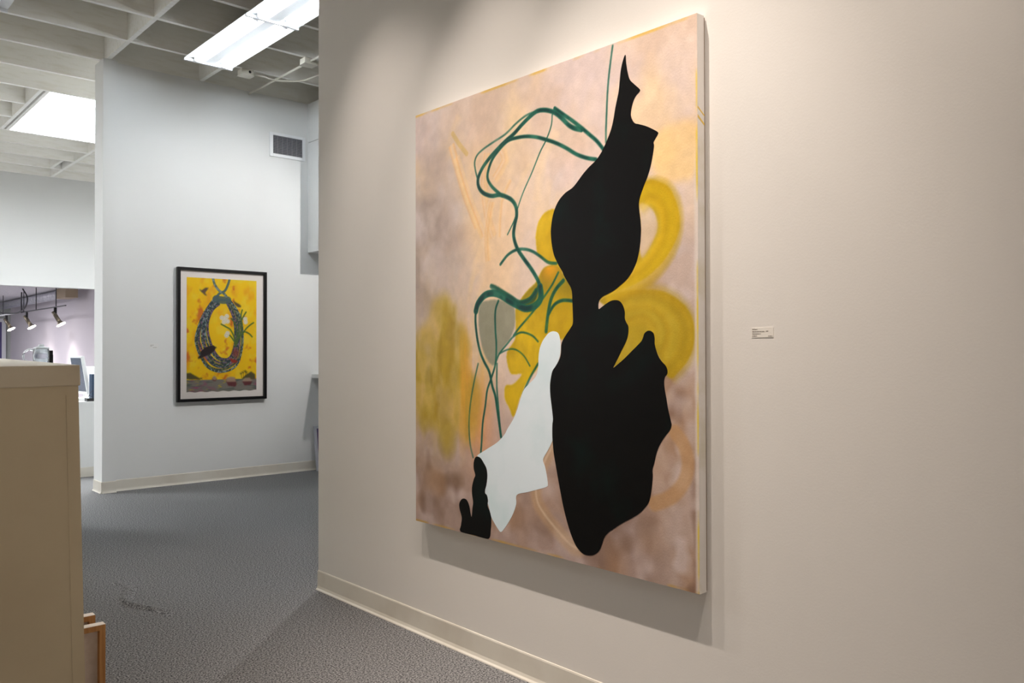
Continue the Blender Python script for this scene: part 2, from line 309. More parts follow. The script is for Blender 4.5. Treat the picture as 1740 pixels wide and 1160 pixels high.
SMALL = [(0.2855,0.1798),(0.299,0.1776),(0.3123,0.1677),(0.3238,0.1559),(0.3272,0.1396),(0.3236,0.1204),(0.3165,0.1031),(0.3253,0.0969),(0.3297,0.0856),(0.3279,0.0736),(0.3383,0.0607),(0.3426,0.0471),(0.3408,0.0234),(0.3303,0.0013),(0.2714,0.0012),(0.213,0.0015),(0.214,0.0163),(0.2178,0.034),(0.2084,0.0524),(0.2065,0.0645),(0.2141,0.0742),(0.2254,0.0789),(0.2394,0.077),(0.2505,0.0647),(0.256,0.0484),(0.2606,0.0417),(0.2643,0.0614),(0.2671,0.0762),(0.2625,0.0926),(0.2626,0.1095),(0.27,0.1271),(0.2764,0.1373),(0.27,0.1512),(0.2701,0.1656),(0.2765,0.1767)]
GREEN = [
  ([(0.7411,0.8037),(0.7212,0.8225),(0.6958,0.8405),(0.6732,0.8562),(0.6435,0.8754),(0.6165,0.8916),(0.5833,0.9117)],0.0146,1.00),
  ([(0.6732,0.8522),(0.6501,0.8593),(0.63,0.8697),(0.6096,0.8855),(0.5889,0.8995),(0.5714,0.9076),(0.5464,0.9147),(0.521,0.9168),(0.495,0.9099),(0.4648,0.898),(0.4339,0.8836),(0.4023,0.8733),(0.37,0.8606),(0.3369,0.8453),(0.3074,0.8268),(0.2902,0.8062),(0.2927,0.7875),(0.3115,0.7715),(0.345,0.7607),(0.3777,0.7591),(0.4018,0.7527),(0.4255,0.7425),(0.441,0.7276),(0.4448,0.7076),(0.437,0.6866),(0.433,0.6652),(0.4446,0.6394),(0.4675,0.616),(0.4975,0.5904),(0.5195,0.5679),(0.5304,0.5504),(0.5339,0.5334)],0.0178,1.00),
  ([(0.5173,0.9175),(0.48,0.9148),(0.4417,0.9041),(0.4023,0.8888),(0.3536,0.8788),(0.3118,0.8695),(0.2861,0.8596),(0.2756,0.845),(0.2791,0.8261),(0.2876,0.8065)],0.0094,0.60),
  ([(0.7179,0.7876),(0.6891,0.7946),(0.6565,0.8066),(0.623,0.8239),(0.5886,0.8395),(0.5533,0.8522),(0.5171,0.8635),(0.4799,0.8709),(0.4416,0.8736),(0.4102,0.8721),(0.3781,0.8593),(0.3494,0.8412),(0.3327,0.8187),(0.3301,0.801),(0.345,0.7832),(0.3696,0.7667),(0.3898,0.7554)],0.0146,0.90),
  ([(0.5749,0.8999),(0.5712,0.8776),(0.5533,0.8514),(0.5316,0.8295),(0.502,0.7913),(0.4718,0.7565),(0.4526,0.7285),(0.437,0.6997),(0.4095,0.6694)],0.0063,0.75),
  ([(0.7493,0.8161),(0.7494,0.8394),(0.7514,0.8702),(0.7547,0.9124),(0.7604,0.95),(0.7704,0.9963)],0.0084,0.65),
  ([(0.5304,0.5504),(0.5339,0.5334),(0.5266,0.519),(0.5045,0.5092),(0.4784,0.5067),(0.4518,0.5132),(0.4168,0.5253),(0.377,0.5402),(0.3442,0.5452),(0.3149,0.5406),(0.2893,0.5248),(0.2798,0.5077)],0.0293,1.00),
  ([(0.2798,0.5077),(0.278,0.4848),(0.2848,0.448),(0.2976,0.4159),(0.3145,0.3932),(0.3353,0.3709),(0.3477,0.3397),(0.3599,0.3177),(0.368,0.2869),(0.376,0.2562),(0.3823,0.23)],0.0136,0.90),
  ([(0.5875,0.595),(0.5593,0.599),(0.5306,0.6136),(0.5013,0.6264),(0.4713,0.6329),(0.4407,0.6332),(0.4093,0.6246),(0.3812,0.6066)],0.0125,0.75),
  ([(0.3729,0.527),(0.3606,0.5052),(0.3604,0.465),(0.3644,0.4292),(0.3602,0.3891),(0.3436,0.3575),(0.3269,0.3302),(0.3184,0.2937),(0.3081,0.257),(0.3029,0.2114),(0.2994,0.1884)],0.0104,0.80),
  ([(0.3602,0.3891),(0.3765,0.4114),(0.4086,0.4334),(0.4322,0.4485),(0.463,0.4567),(0.5006,0.4498),(0.5226,0.4369)],0.0084,0.70),
  ([(0.3765,0.4114),(0.4085,0.4202),(0.4399,0.4202),(0.4704,0.4072),(0.4929,0.386)],0.0073,0.60),
  ([(0.5944,0.5761),(0.5733,0.5525),(0.5447,0.5288),(0.5008,0.4966),(0.4554,0.4677),(0.4322,0.4507)],0.0094,0.70),
  ([(0.6115,0.5587),(0.5873,0.5435),(0.5696,0.5236),(0.5589,0.4949),(0.5516,0.4575)],0.0167,0.70),
  ([(0.6417,0.5167),(0.6079,0.5188),(0.5801,0.5108),(0.5589,0.4907)],0.0136,0.70),
  ([(0.2667,0.1767),(0.2537,0.208),(0.2494,0.2539),(0.2566,0.3005),(0.2715,0.347),(0.2889,0.3885)],0.0094,0.50),
  ([(0.3667,0.3892),(0.3657,0.3402),(0.372,0.2959),(0.3807,0.2344)],0.0094,0.70),
  ([(0.5224,0.3905),(0.4928,0.3604),(0.4663,0.3256)],0.0104,0.70),
  ([(0.3443,0.5605),(0.3851,0.5465),(0.4247,0.5316),(0.4556,0.5204),(0.4935,0.5258),(0.5157,0.5427)],0.0209,0.60),
]
GREY = [(0.3064,0.5273),(0.3729,0.5293),(0.4246,0.5163),(0.4363,0.5028),(0.4362,0.4724),(0.4165,0.4421),(0.3846,0.4203),(0.3602,0.3891),(0.3396,0.3889),(0.3145,0.4114),(0.2977,0.4478),(0.2909,0.4845),(0.2936,0.5118)]
Y_RING_OUT = [(0.8466,0.7147),(0.8692,0.726),(0.8914,0.7238),(0.9238,0.7088),(0.9422,0.685),(0.9525,0.6588),(0.954,0.6372),(0.9523,0.6295),(0.9391,0.6056),(0.9123,0.5787),(0.8738,0.5556),(0.8283,0.5395),(0.7569,0.5257),(0.7322,0.5171),(0.726,0.529),(0.8109,0.5517),(0.8401,0.5912)]
Y_RING_IN = [(0.8464,0.6848),(0.8634,0.6848),(0.8828,0.6734),(0.8953,0.6538),(0.8963,0.6354),(0.8908,0.6242),(0.8741,0.6035),(0.8543,0.5865),(0.8459,0.6057),(0.849,0.6428)]
Y_LOW = [(0.729,0.5152),(0.7931,0.5279),(0.8736,0.528),(0.9226,0.5184),(0.9645,0.4971),(0.9847,0.4718),(0.9906,0.4401),(0.9792,0.4086),(0.9534,0.3836),(0.9217,0.3706),(0.873,0.4267),(0.7695,0.3854),(0.7563,0.408),(0.8045,0.4498),(0.7568,0.4968)]
Y_LEFT = [(0.5845,0.7035),(0.5527,0.7028),(0.5273,0.6864),(0.5162,0.6579),(0.5162,0.6485),(0.5234,0.6183),(0.5522,0.6016),(0.6082,0.5773),(0.5877,0.6342),(0.5774,0.6765)]
Y_MID = [(0.4518,0.5197),(0.4861,0.5441),(0.5158,0.5596),(0.545,0.5874),(0.5875,0.5889),(0.615,0.5667),(0.6485,0.5325),(0.6482,0.4721),(0.6075,0.4403),(0.5729,0.4572),(0.5299,0.4284),(0.5224,0.3863),(0.4853,0.356),(0.4548,0.3166),(0.4315,0.2766),(0.416,0.2934),(0.3978,0.3146),(0.4003,0.3411),(0.4318,0.3462),(0.4627,0.3685),(0.4241,0.3678),(0.4084,0.3895),(0.4085,0.4159),(0.44,0.4462),(0.4402,0.5027)]
Y_WASH = [(0.0828,0.5334),(0.1311,0.5402),(0.1826,0.5296),(0.1917,0.4915),(0.2233,0.4673),(0.2499,0.4298),(0.2409,0.3834),(0.2759,0.3562),(0.3014,0.2931),(0.2798,0.2189),(0.2404,0.2071),(0.1956,0.2323),(0.1492,0.177),(0.1016,0.2364),(0.012,0.2513),(0.0021,0.4511),(0.0428,0.4111),(0.0825,0.4209),(0.0124,0.461),(0.0629,0.4898)]
Y_ARC = [(0.9398,0.2735),(0.9605,0.2543),(0.9721,0.2292),(0.9698,0.2031),(0.9545,0.1794),(0.9269,0.1578),(0.8843,0.1417)]
PEACH = [(0.2424,0.8871),(0.3033,0.8868),(0.3942,0.8546),(0.4099,0.7817),(0.4565,0.7324),(0.4562,0.6545),(0.4246,0.5172),(0.3686,0.4746),(0.3107,0.5213),(0.2681,0.6612),(0.2062,0.8077)]
PEACH2 = [(0.9029,0.8137),(0.997,0.812),(0.9975,0.7242),(0.945,0.7133),(0.9023,0.7188),(0.8751,0.774)]
TAN_ARC = [(0.5751,0.2277),(0.5222,0.1578),(0.5159,0.113),(0.5447,0.0811),(0.6247,0.0357),(0.6597,0.0282)]
ROPE_OUT = [(0.42,0.848),(0.32,0.77),(0.221,0.668),(0.163,0.569),(0.124,0.469),(0.14,0.395),(0.193,0.309),(0.282,0.221),(0.401,0.18),(0.523,0.174),(0.646,0.199),(0.728,0.255),(0.78,0.37),(0.795,0.499),(0.769,0.639),(0.706,0.728),(0.603,0.815)]
ROPE_IN = [(0.45,0.773),(0.36,0.721),(0.3,0.632),(0.291,0.533),(0.331,0.433),(0.381,0.358),(0.451,0.301),(0.522,0.285),(0.594,0.294),(0.666,0.358),(0.697,0.472),(0.686,0.574),(0.665,0.638),(0.634,0.695),(0.607,0.732),(0.582,0.763),(0.562,0.788)]
STRAPS = [[(0.363,0.999),(0.389,0.947),(0.45,0.896),(0.521,0.869),(0.562,0.839)],[(0.598,0.999),(0.578,0.954),(0.531,0.895),(0.45,0.867),(0.41,0.822)],[(0.41,0.82),(0.49,0.812),(0.572,0.814)]]
LEAVES = [[(0.686,0.409),(0.665,0.485),(0.614,0.548),(0.552,0.573),(0.481,0.597)],[(0.697,0.421),(0.707,0.523),(0.686,0.6),(0.624,0.65)],[(0.749,0.473),(0.78,0.575),(0.769,0.678),(0.786,0.729)],[(0.769,0.524),(0.833,0.531),(0.896,0.512),(0.934,0.487)],[(0.78,0.498),(0.832,0.55),(0.896,0.59),(0.956,0.616)],[(0.78,0.639),(0.811,0.678),(0.843,0.711)],[(0.666,0.447),(0.624,0.485),(0.583,0.51)],[(0.686,0.396),(0.728,0.473),(0.738,0.6)]]
DOTS = [(0.532,0.646),(0.491,0.654),(0.562,0.668),(0.572,0.624),(0.521,0.617),(0.573,0.516),(0.558,0.497),(0.832,0.647),(0.837,0.621)]
BIRDS = [[(0.162,0.905),(0.205,0.889),(0.26,0.916),(0.299,0.913),(0.26,0.878),(0.25,0.868),(0.28,0.846),(0.25,0.849),(0.221,0.867),(0.197,0.881)],[(0.421,0.391),(0.391,0.396),(0.361,0.386),(0.281,0.371),(0.222,0.34),(0.154,0.299),(0.164,0.29),(0.262,0.315),(0.341,0.336),(0.381,0.358),(0.397,0.381)],[(0.648,0.816),(0.685,0.798),(0.748,0.777),(0.775,0.757),(0.727,0.754),(0.685,0.772)],[(0.728,0.262),(0.666,0.249),(0.625,0.262),(0.604,0.294),(0.666,0.281)]]
HILLS = [[(-0.01,0.163),(0.048,0.168),(0.115,0.143),(0.184,0.117),(0.184,0.108),(-0.01,0.114)],[(0.982,0.143),(0.918,0.17),(0.855,0.145),(0.791,0.114),(0.781,0.104),(0.982,0.098)]]
SHIPS = [[(0.352,0.114),(0.382,0.135),(0.418,0.113),(0.406,0.092),(0.362,0.095)],[(0.553,0.086),(0.564,0.117),(0.625,0.123),(0.677,0.116),(0.704,0.058),(0.687,0.037),(0.584,0.047)],[(0.787,0.082),(0.834,0.107),(0.897,0.106),(0.935,0.079),(0.908,0.048),(0.823,0.047)]]
RING_PATH = [[(0.846,0.694),(0.872,0.704),(0.902,0.697),(0.922,0.676),(0.928,0.647),(0.921,0.615),(0.899,0.588),(0.863,0.562),(0.811,0.543),(0.751,0.527)]]
LOW_ARCS = [[(0.748,0.511),(0.793,0.518),(0.874,0.518),(0.933,0.5),(0.967,0.469),(0.972,0.437),(0.959,0.405),(0.927,0.382)],[(0.811,0.499),(0.868,0.5),(0.912,0.481),(0.928,0.448),(0.911,0.412)],[(0.816,0.476),(0.856,0.482),(0.887,0.463),(0.89,0.434)]]
STREAKS = [[(0.179,0.926),(0.208,0.897),(0.241,0.87)],[(0.174,0.898),(0.206,0.831),(0.242,0.766),(0.286,0.701)],[(0.197,0.866),(0.233,0.795),(0.277,0.725),(0.311,0.676)],[(0.329,0.856),(0.316,0.794),(0.328,0.724),(0.353,0.672)],[(0.386,0.86),(0.402,0.831),(0.362,0.797)],[(0.426,0.78),(0.394,0.74),(0.386,0.669)],[(0.345,0.745),(0.324,0.679),(0.328,0.62)]]
CLOUDS = [[(0.103,0.772)],[(0.074,0.953)],[(0.103,0.693)],[(0.197,0.605)],[(0.034,0.83)],[(0.197,0.733)]]
LOBES = [[(0.136,0.512)],[(0.182,0.459)],[(0.058,0.431)],[(0.063,0.347)],[(0.173,0.364)],[(0.062,0.298)],[(0.13,0.286)],[(0.267,0.292)],[(0.149,0.215)],[(0.042,0.253)]]
DARKGREEN = [[(0.343,0.561),(0.361,0.562),(0.425,0.536),(0.456,0.524),(0.494,0.53),(0.516,0.547),(0.527,0.555),(0.516,0.525),(0.486,0.514),(0.444,0.518),(0.393,0.54)]]

# ------------------------------------------------------------------ the large painting
PYL, PYR, PZB, PZT, PX = 3.0985, 1.556, .5285, 2.374, 2.19
PW, PH = PYL-PYR, PZT-PZB
R = Raster(600, 718, PW, PH, (226, 203, 188))
u, v = R.u, R.v
def brush(path, width, cols, n, alpha, seed, soft=.006):
    """one broad brush mark: parallel hair lines of slightly different paint along a path"""
    rr = np.random.RandomState(seed); Pb = curve(path, 4)*np.array([PW, PH]); tg = np.gradient(Pb, axis=0); tg /= np.linalg.norm(tg, axis=1)[:, None]+1e-9; nm = np.stack([-tg[:, 1], tg[:, 0]], -1)
    for k in range(n):
        off = ((k+.5)/n-.5)*width; q = (Pb+nm*off)/np.array([PW, PH]); x, y = q[:, 0], q[:, 1]
        dd = R.dist(q[::2], 1); R.mix(cols[rr.randint(len(cols))], np.clip((width/n*.8-dd)/soft+.5, 0, 1)*alpha*rr.uniform(.5, 1))
def cloud(cy, cx, seed, lo, gain, octs=4): return np.clip((R.n(cy, cx, seed, octs)-lo)*gain, 0, 1)
top = np.clip((v-.42)*3, 0, 1)
R.mix((212, 194, 194), cloud(6, 5, 2, .46, 4)*.7)
R.mix((240, 210, 168), cloud(5, 6, 1, .47, 4)*top*.75)
R.mix((204, 174, 150), cloud(9, 8, 3, .55, 5)*.4)
for k in range(46):                                     # loose curved brush marks of the upper ground
    r = np.random.RandomState(100+k); a, b = r.uniform(.2, .98), r.uniform(.5, .98); s_ = r.uniform(.04, .1)
    brush([(a, b), (a-s_*.5, b-s_*.5), (a-s_*.7, b-s_*1.3)], r.uniform(.02, .055), [[(244, 212, 164), (248, 220, 176)], [(214, 196, 196), (222, 206, 202)], [(236, 206, 190), (230, 198, 178)]][k % 3], 3, .26, k, .014)
R.mix((242, 206, 162), R.poly(PEACH, 18)*(.25+.6*R.n(3, 16, 5)))
gold = R.poly(PEACH2, 5)*(.55+.45*R.n(9, 9, 6))
R.mix((248, 208, 138), gold*.85)
edge_l = np.clip(1.25-u/.22, 0, 1)
R.mix((172, 154, 144), edge_l*np.clip((v-.38)*5, 0, 1)*cloud(7, 6, 14, .25, 3)*.95)
R.mix((156, 140, 132), edge_l*np.exp(-((v-.62)/.13)**2)*cloud(9, 9, 4, .42, 4)*.8)
R.mix((216, 202, 200), edge_l*np.clip((v-.38)*5, 0, 1)*cloud(10, 9, 15, .5, 5)*.75)
for (a, b), sz in zip([c[0] for c in CLOUDS], (.1, .08, .09, .08, .06, .07)):
    R.mix((222, 208, 204), np.exp(-((u-a)*PW/sz)**2-((v-b)*PH/sz)**2)*cloud(14, 14, 16, .3, 2.2)*.8)
for k, st in enumerate(STREAKS): brush(st, .04 if k else .014, [(238, 186, 122), (244, 216, 190), (246, 208, 150)] if k else [(206, 168, 60)], 5 if k else 1, .55, 40+k)
low = np.clip((.37-v)*4, 0, 1)
R.mix((168, 144, 134), low*.97)
R.mix((204, 186, 186), cloud(22, 19, 8, .5, 3.2, 2)*low*.75)
R.mix((130, 103, 88), cloud(17, 15, 9, .52, 4, 2)*low*(.4+.6*np.clip(np.abs(u-.5)*2.4, 0, 1)))
R.mix((190, 148, 112), cloud(9, 8, 10, .52, 4, 2)*low*.45)
right = np.clip((u-.82)*9, 0, 1)*np.clip((.665-v)*14, 0, 1)
R.mix((196, 174, 164), right*.8)
R.mix((168, 132, 104), right*cloud(9, 7, 12, .45, 4)*.75)
R.mix((134, 104, 88), right*cloud(22, 19, 13, .52, 4, 2)*np.clip((.5-v)*5, 0, 1)*.8)
R.mix((216, 200, 198), right*cloud(24, 20, 17, .55, 4, 2)*.7)
# olive and yellow washes on the lower side
R.mix((198, 166, 76), np.exp(-((u-.1)/.15)**2-((v-.38)/.16)**2)*np.clip((R.n(9, 16, 26)-.2)*1.8, 0, 1)*.75)
wash = R.poly(Y_WASH, 8)
R.mix((202, 172, 74), wash*(.4+.65*R.n(8, 14, 21)))
R.mix((170, 142, 30), wash*cloud(9, 20, 22, .46, 5)*.8)
R.mix((222, 190, 130), wash*cloud(12, 11, 24, .56, 6)*.6)
fade = np.clip(1.1-np.abs(u-.19)/.2, 0, 1)
R.mix((204, 170, 44), fade*np.exp(-((v-.34)/.11)**2)*np.clip((R.n(4, 26, 23)-.42)*4, 0, 1)*.8)
R.mix((232, 160, 116), np.exp(-((u-.3)/.06)**2-((v-.25)/.11)**2)*.65)
R.mix((236, 170, 60), np.exp(-((u-.245)/.05)**2-((v-.33)/.12)**2)*np.clip((R.n(4, 40, 25)-.4)*4, 0, 1)*.7)
for k, ((a, b), (rx, ry)) in enumerate(zip([c[0] for c in LOBES], ((.05, .06), (.035, .04), (.05, .05), (.022, .04), (.045, .06), (.03, .05), (.05, .06), (.04, .09), (.05, .06), (.03, .05)))):
    dd = np.hypot((u-a)/rx, (v-b)/ry); c = [(200, 172, 58), (168, 140, 52), (190, 160, 44), (150, 128, 30), (166, 140, 24)][k % 5]
    dd = dd+.5*(R.n(18, 26, 80+k)-.5); R.mix(c, np.clip((1-dd)*2.2, 0, 1)*.38)
def yellow(pts, c1, c2, c3, seed, soft=1, hole=None, al=.96):
    m = R.poly(pts, soft)
    if hole: m = m*(1-R.poly(hole, 1))
    R.mix(c1, m*al); R.mix(c2, m*cloud(8, 8, seed, .47, 5)*.75); R.mix(c3, m*cloud(12, 12, seed+1, .55, 6)*.7)
    R.mix(tuple(int(x*.86) for x in c1), np.clip(m-R.poly(pts, 4)*1.0, 0, 1)*.9)
yellow(Y_LOW, (186, 158, 28), (168, 140, 14), (200, 174, 60), 31)
for k, p in enumerate(LOW_ARCS): brush(p, (.085, .06, .05)[k], [(168, 140, 14), (204, 174, 50), (194, 154, 16), (184, 160, 40)], 6, .4, 60+k, .018)
yellow(Y_RING_OUT, (206, 172, 24), (186, 152, 12), (222, 190, 56), 33, hole=Y_RING_IN)
brush(RING_PATH[0], .105, [(196, 160, 8), (220, 184, 10), (180, 146, 10), (226, 190, 30), (212, 170, 10)], 8, .6, 70, .014)
R.mix((224, 200, 160), R.poly(Y_RING_IN, 4)*(.25+.5*R.n(7, 7, 34)))
yellow(Y_LEFT, (216, 178, 12), (196, 158, 6), (228, 192, 34), 35)
yellow(Y_MID, (214, 178, 4), (188, 154, 0), (230, 194, 14), 37)
mid = R.poly(Y_MID, 1)
R.mix((92, 96, 14), mid*np.clip((v-.49)*8, 0, 1)*np.clip((R.n(9, 13, 39)-.28)*2.6, 0, 1)*np.clip(1.5-np.hypot((u-.47)/.16, (v-.56)/.1), 0, 1)*1.2)
R.mix((244, 168, 14), mid*np.clip(1.2-np.hypot((u-.565)/.05, (v-.6)/.06), 0, 1)*.9)
R.mix((140, 124, 10), mid*np.exp(-((v-.545)/.02)**2)*.5)
R.stroke(Y_ARC, .05, (196, 150, 100), .65, .012); R.stroke(TAN_ARC, .06, (196, 160, 122), .55, .02); R.stroke(TAN_ARC, .01, (226, 204, 178), .6, .008)
# grey leaf and green lines
R.mix((136, 138, 118), R.poly(GREY, 1)*.88); R.mix((160, 156, 136), R.poly(GREY, 3)*np.clip((R.n(9, 14, 41)-.5)*4, 0, 1)*.5)
gn = R.n(40, 40, 43, 2)
R.mix((34, 62, 34), R.poly(DARKGREEN[0], 1)*.8)
for pts, w, a in GREEN:
    dd = R.dist(pts); core = np.clip((w/2-dd)/.0035+.5, 0, 1)
    R.mix((6, 92, 72), core*min(1, a*1.15)*(.8+.3*gn)); R.mix((2, 46, 48), np.clip((w/2*.8-dd)/.005, 0, 1)*a*np.clip((gn-.25)*2.4, 0, 1)*.9)
R.stroke([(.766, .117), (.765, .098), (.764, .079)], .004, (30, 22, 20), .9, .002)
fine = R.n(70, 60, 71, 3)-.5; R.img = R.img*(1+.07*fine[..., None])+.035*(R.n(30, 26, 72, 3)-.5)[..., None]
# bare edges of the canvas
R.mix((226, 214, 206), np.clip((u-.988)*160, 0, 1)*np.clip((.78-v)*9, 0, 1)*.8)
R.mix((226, 196, 60), np.clip((u-.9945)*400, 0, 1)*np.clip((R.n(14, 3, 51)-.35)*4, 0, 1)*.8)
R.mix((226, 186, 90), np.clip((v-.993)*300, 0, 1)*np.clip((R.n(3, 14, 52)-.4)*4, 0, 1)*.8)
R.mix((190, 150, 60), np.clip((.006-v)*300, 0, 1)*np.clip((R.n(3, 14, 53)-.4)*4, 0, 1)*.7)

pic = thing('abstract_painting', (PX+.02, (PYL+PYR)/2, PZB), 'large unframed abstract canvas with black and white silhouettes, green lines and yellow lobes', 'painting')
me = R.mesh('painted_canvas', lambda a, b: np.stack([np.full_like(a, PX)-pic.location.x, PYL-a*PW-pic.location.y, PZB+b*PH-pic.location.z], -1))
me.materials.append(attr_mat('canvas paint', .5, .2, .025))
o = bpy.data.objects.new('painted_canvas', me); COL.objects.link(o); o.parent = pic
SIDE = mat('primed canvas edge', rgb(224, 219, 214), .8, noise=(7, rgb(206, 198, 176), .5, .75), bump=(500, .2, .001))
edge = boxes('canvas_edge', [(PX+.0006, PX+.037, PYR, PYL, PZB, PZT)], SIDE, pic)
boxes('stretcher_bar', [(PX+.037, PX+.0445, PYR+.003, PYL-.003, PZB+.003, PZT-.003)], mat('stretcher wood', rgb(120, 96, 70), .7), pic)
YP = mat('yellow paint drip', rgb(226, 190, 90), .6)
for z, w in ((2.072, .006), (2.042, .009)):
    bm = bmesh.new(); hexa(bm, [(PX+.001, PYR-.0005, z), (PX+.037, PYR-.0005, z-.022), (PX+.037, PYR, z-.022), (PX+.001, PYR, z), (PX+.001, PYR-.0005, z+w), (PX+.037, PYR-.0005, z-.022+w*.8), (PX+.037, PYR, z-.022+w*.8), (PX+.001, PYR, z+w)])
    build('paint_drip', bm, YP, pic)
def paint_film(name, pts, m, t, label):
    Pc = curve(pts, 5, True); n = len(Pc)
    V, E, Fc, *_ = delaunay_2d_cdt([Vector((a*PW, b*PH)) for a, b in Pc], [(i, (i+1) % n) for i in range(n)], [list(range(n))], 1, 1e-6)
    bm = bmesh.new(); f = [bm.verts.new((PX-t, PYL-q.x, max(PZB+.0005, PZB+q.y))) for q in V]
    for q in Fc: bm.faces.new([f[i] for i in q])
    ex = bmesh.ops.extrude_face_region(bm, geom=bm.faces[:])
    bmesh.ops.translate(bm, verts=[g for g in ex['geom'] if isinstance(g, bmesh.types.BMVert)], vec=(t-.0001, 0, 0))
    o = build(name, bm, m, pic); o['label'] = label; return o
PBLK = mat('black oil paint', rgb(7, 7, 8), .5, noise=(5, rgb(4, 24, 22), .52, .8), bump=(60, .1, .001), spec=.18)
PWHT = mat('pale blue white paint', rgb(228, 241, 250), .55, noise=(5, rgb(212, 233, 240), .45, .75), bump=(80, .15, .001))
paint_film('white_silhouette', WHITE, PWHT, .0006, 'pale bluish white pointed silhouette')
paint_film('black_silhouette', FIGURE, PBLK, .0008, 'tall black torso-like silhouette')
paint_film('small_black_silhouette', SMALL, PBLK, .0008, 'small black lumpy silhouette at the lower edge')

# ------------------------------------------------------------------ the framed print
FX0, FX1, FZ0, FZ1 = 2.946, 3.869, .803, 2.1265
AX0, AX1, AZ0, AZ1 = 3.041, 3.762, .897, 2.03
P = Raster(176, 276, AX1-AX0, AZ1-AZ0, (252, 208, 8))
u, v = P.u, P.v
P.mix((240, 158, 30), np.clip((P.n(9, 8, 61)-.55)*4, 0, 1)*.6); P.mix((250, 220, 60), np.clip((P.n(12, 10, 62)-.52)*5, 0, 1)*.7); P.mix((214, 104, 40), np.clip((P.n(14, 10, 63)-.66)*7, 0, 1)*.8)
sea = np.clip((.108-v)*150, 0, 1)
P.mix((136, 132, 124), sea); P.mix((160, 84, 118), sea*np.clip((P.n(26, 7, 64)-.5)*5, 0, 1)*.8); P.mix((90, 104, 96), sea*np.clip((P.n(60, 8, 65)-.5)*5, 0, 1)*.8); P.mix((214, 186, 60), sea*np.clip((P.n(50, 12, 66)-.62)*6, 0, 1)*.7)
for h in HILLS: P.mix((92, 88, 50), P.poly(h, 1, False)); P.mix((120, 70, 60), P.poly(h, 1, False)*np.clip((P.n(60, 40, 67)-.5)*5, 0, 1)*.6)
for px, py in ((.77, .155), (.80, .165), (.83, .175), (.85, .165), (.2, .118)):
    P.stroke([(px+.01, .112), (px, py)], .004, (80, 66, 40), .9, .003)
    for a in range(5): P.stroke([(px, py), (px+.024*math.cos(a*1.25+.3), py+.012*math.sin(a*1.25+.3))], .004, (80, 78, 40), .9, .003)
RO, RI = curve(ROPE_OUT, 4), curve(ROPE_IN, 4)
pn = P.n(100, 66, 68, 1)
for k in range(9):
    t = k/8; wob = .012*np.sin(np.linspace(0, 9, len(RO))+k*1.7)*(1 if 0 < k < 8 else 0)
    line = RO*(1-t)+RI*t+np.stack([wob, wob*.5], -1)
    dd = P.dist(line, 1); m = np.clip((.0125-dd)/.004, 0, 1)
    P.mix((52, 72, 82), m*.95); P.mix([(150, 172, 172), (126, 132, 84), (140, 104, 140)][k % 3], m*np.clip((pn-.46)*8, 0, 1)*.95)
for s in STRAPS: P.stroke(s, .024, (86, 112, 112), .95, .004)
P.stroke(STRAPS[2], .075, (80, 104, 112), .85, .008)
knot = np.clip((pn-.52)*8, 0, 1)*np.clip((v-.78)*20, 0, 1)
P.mix((150, 160, 160), knot*(P.dist(STRAPS[0]) < .012)*.8)
for l in LEAVES: P.stroke(l, .015, (84, 116, 50), .9, .004)
for a, b in DOTS: dd = np.hypot((u-a)*P.W, (v-b)*P.H); P.mix((238, 232, 216), np.clip((.028-dd)/.008, 0, 1)); P.mix((190, 176, 150), np.clip((.012-np.abs(dd-.014)*3)/.008, 0, 1)*.4)
P.stroke([BIRDS[1][2], BIRDS[1][3], BIRDS[1][4]], .05, (48, 38, 42), 1, .004)
for b, c in zip(BIRDS, ((110, 90, 70), (48, 38, 42), (104, 84, 56), (170, 56, 44))): P.mix(c, P.poly(b, 1, False)*1.2)
P.mix((160, 70, 60), np.clip(1.3-np.hypot((u-.69)/.06, (v-.34)/.045), 0, 1)*.75)
for s in SHIPS: P.mix((112, 56, 60), P.poly(s, 1, False)*1.1); P.mix((206, 190, 160), P.poly([(a, b+.008) for a, b in s], 1, False)*np.clip((v-.075)*90, 0, 1)*.7)
fp = thing('framed_print', (3.4, FARY, FZ0), 'black framed print of a hanging rope loop with birds on bright yellow', 'framed print')
FRB = mat('black frame lacquer', rgb(14, 13, 15), .3)
FW, FD = .03, .045
def rail(x0, x1, z0, z1): boxes('frame_rail', [(x0, x1, FARY-FD, FARY-.002, z0, z1)], FRB, fp, bevel=.004)
rail(FX0, FX0+FW, FZ0, FZ1); rail(FX1-FW, FX1, FZ0, FZ1); rail(FX0+FW, FX1-FW, FZ1-FW, FZ1); rail(FX0+FW, FX1-FW, FZ0, FZ0+FW)
boxes('mat_board', [(FX0+.02, FX1-.02, FARY-.022, FARY-.004, FZ0+.02, FZ1-.02)], mat('mat board', rgb(248, 242, 238), .8), fp)
me = P.mesh('print_sheet', lambda a, b: np.stack([AX0+a*(AX1-AX0)-fp.location.x, np.full_like(a, FARY-.0235)-fp.location.y, AZ0+b*(AZ1-AZ0)+.004*np.sin(a*40)*(b < .003)-fp.location.z], -1))
me.materials.append(attr_mat('print ink', .6, .1, .06)); o = bpy.data.objects.new('print_sheet', me); COL.objects.link(o); o.parent = fp
gm = bpy.data.materials.new('picture glass'); gm.use_nodes = True; nt = gm.node_tree; nt.nodes.remove(nt.nodes['Principled BSDF'])
tr = nt.nodes.new('ShaderNodeBsdfTransparent'); gl = nt.nodes.new('ShaderNodeBsdfGlossy'); gl.inputs['Roughness'].default_value = .02; mxs = nt.nodes.new('ShaderNodeMixShader'); fr = nt.nodes.new('ShaderNodeFresnel'); fr.inputs[0].default_value = 1.3
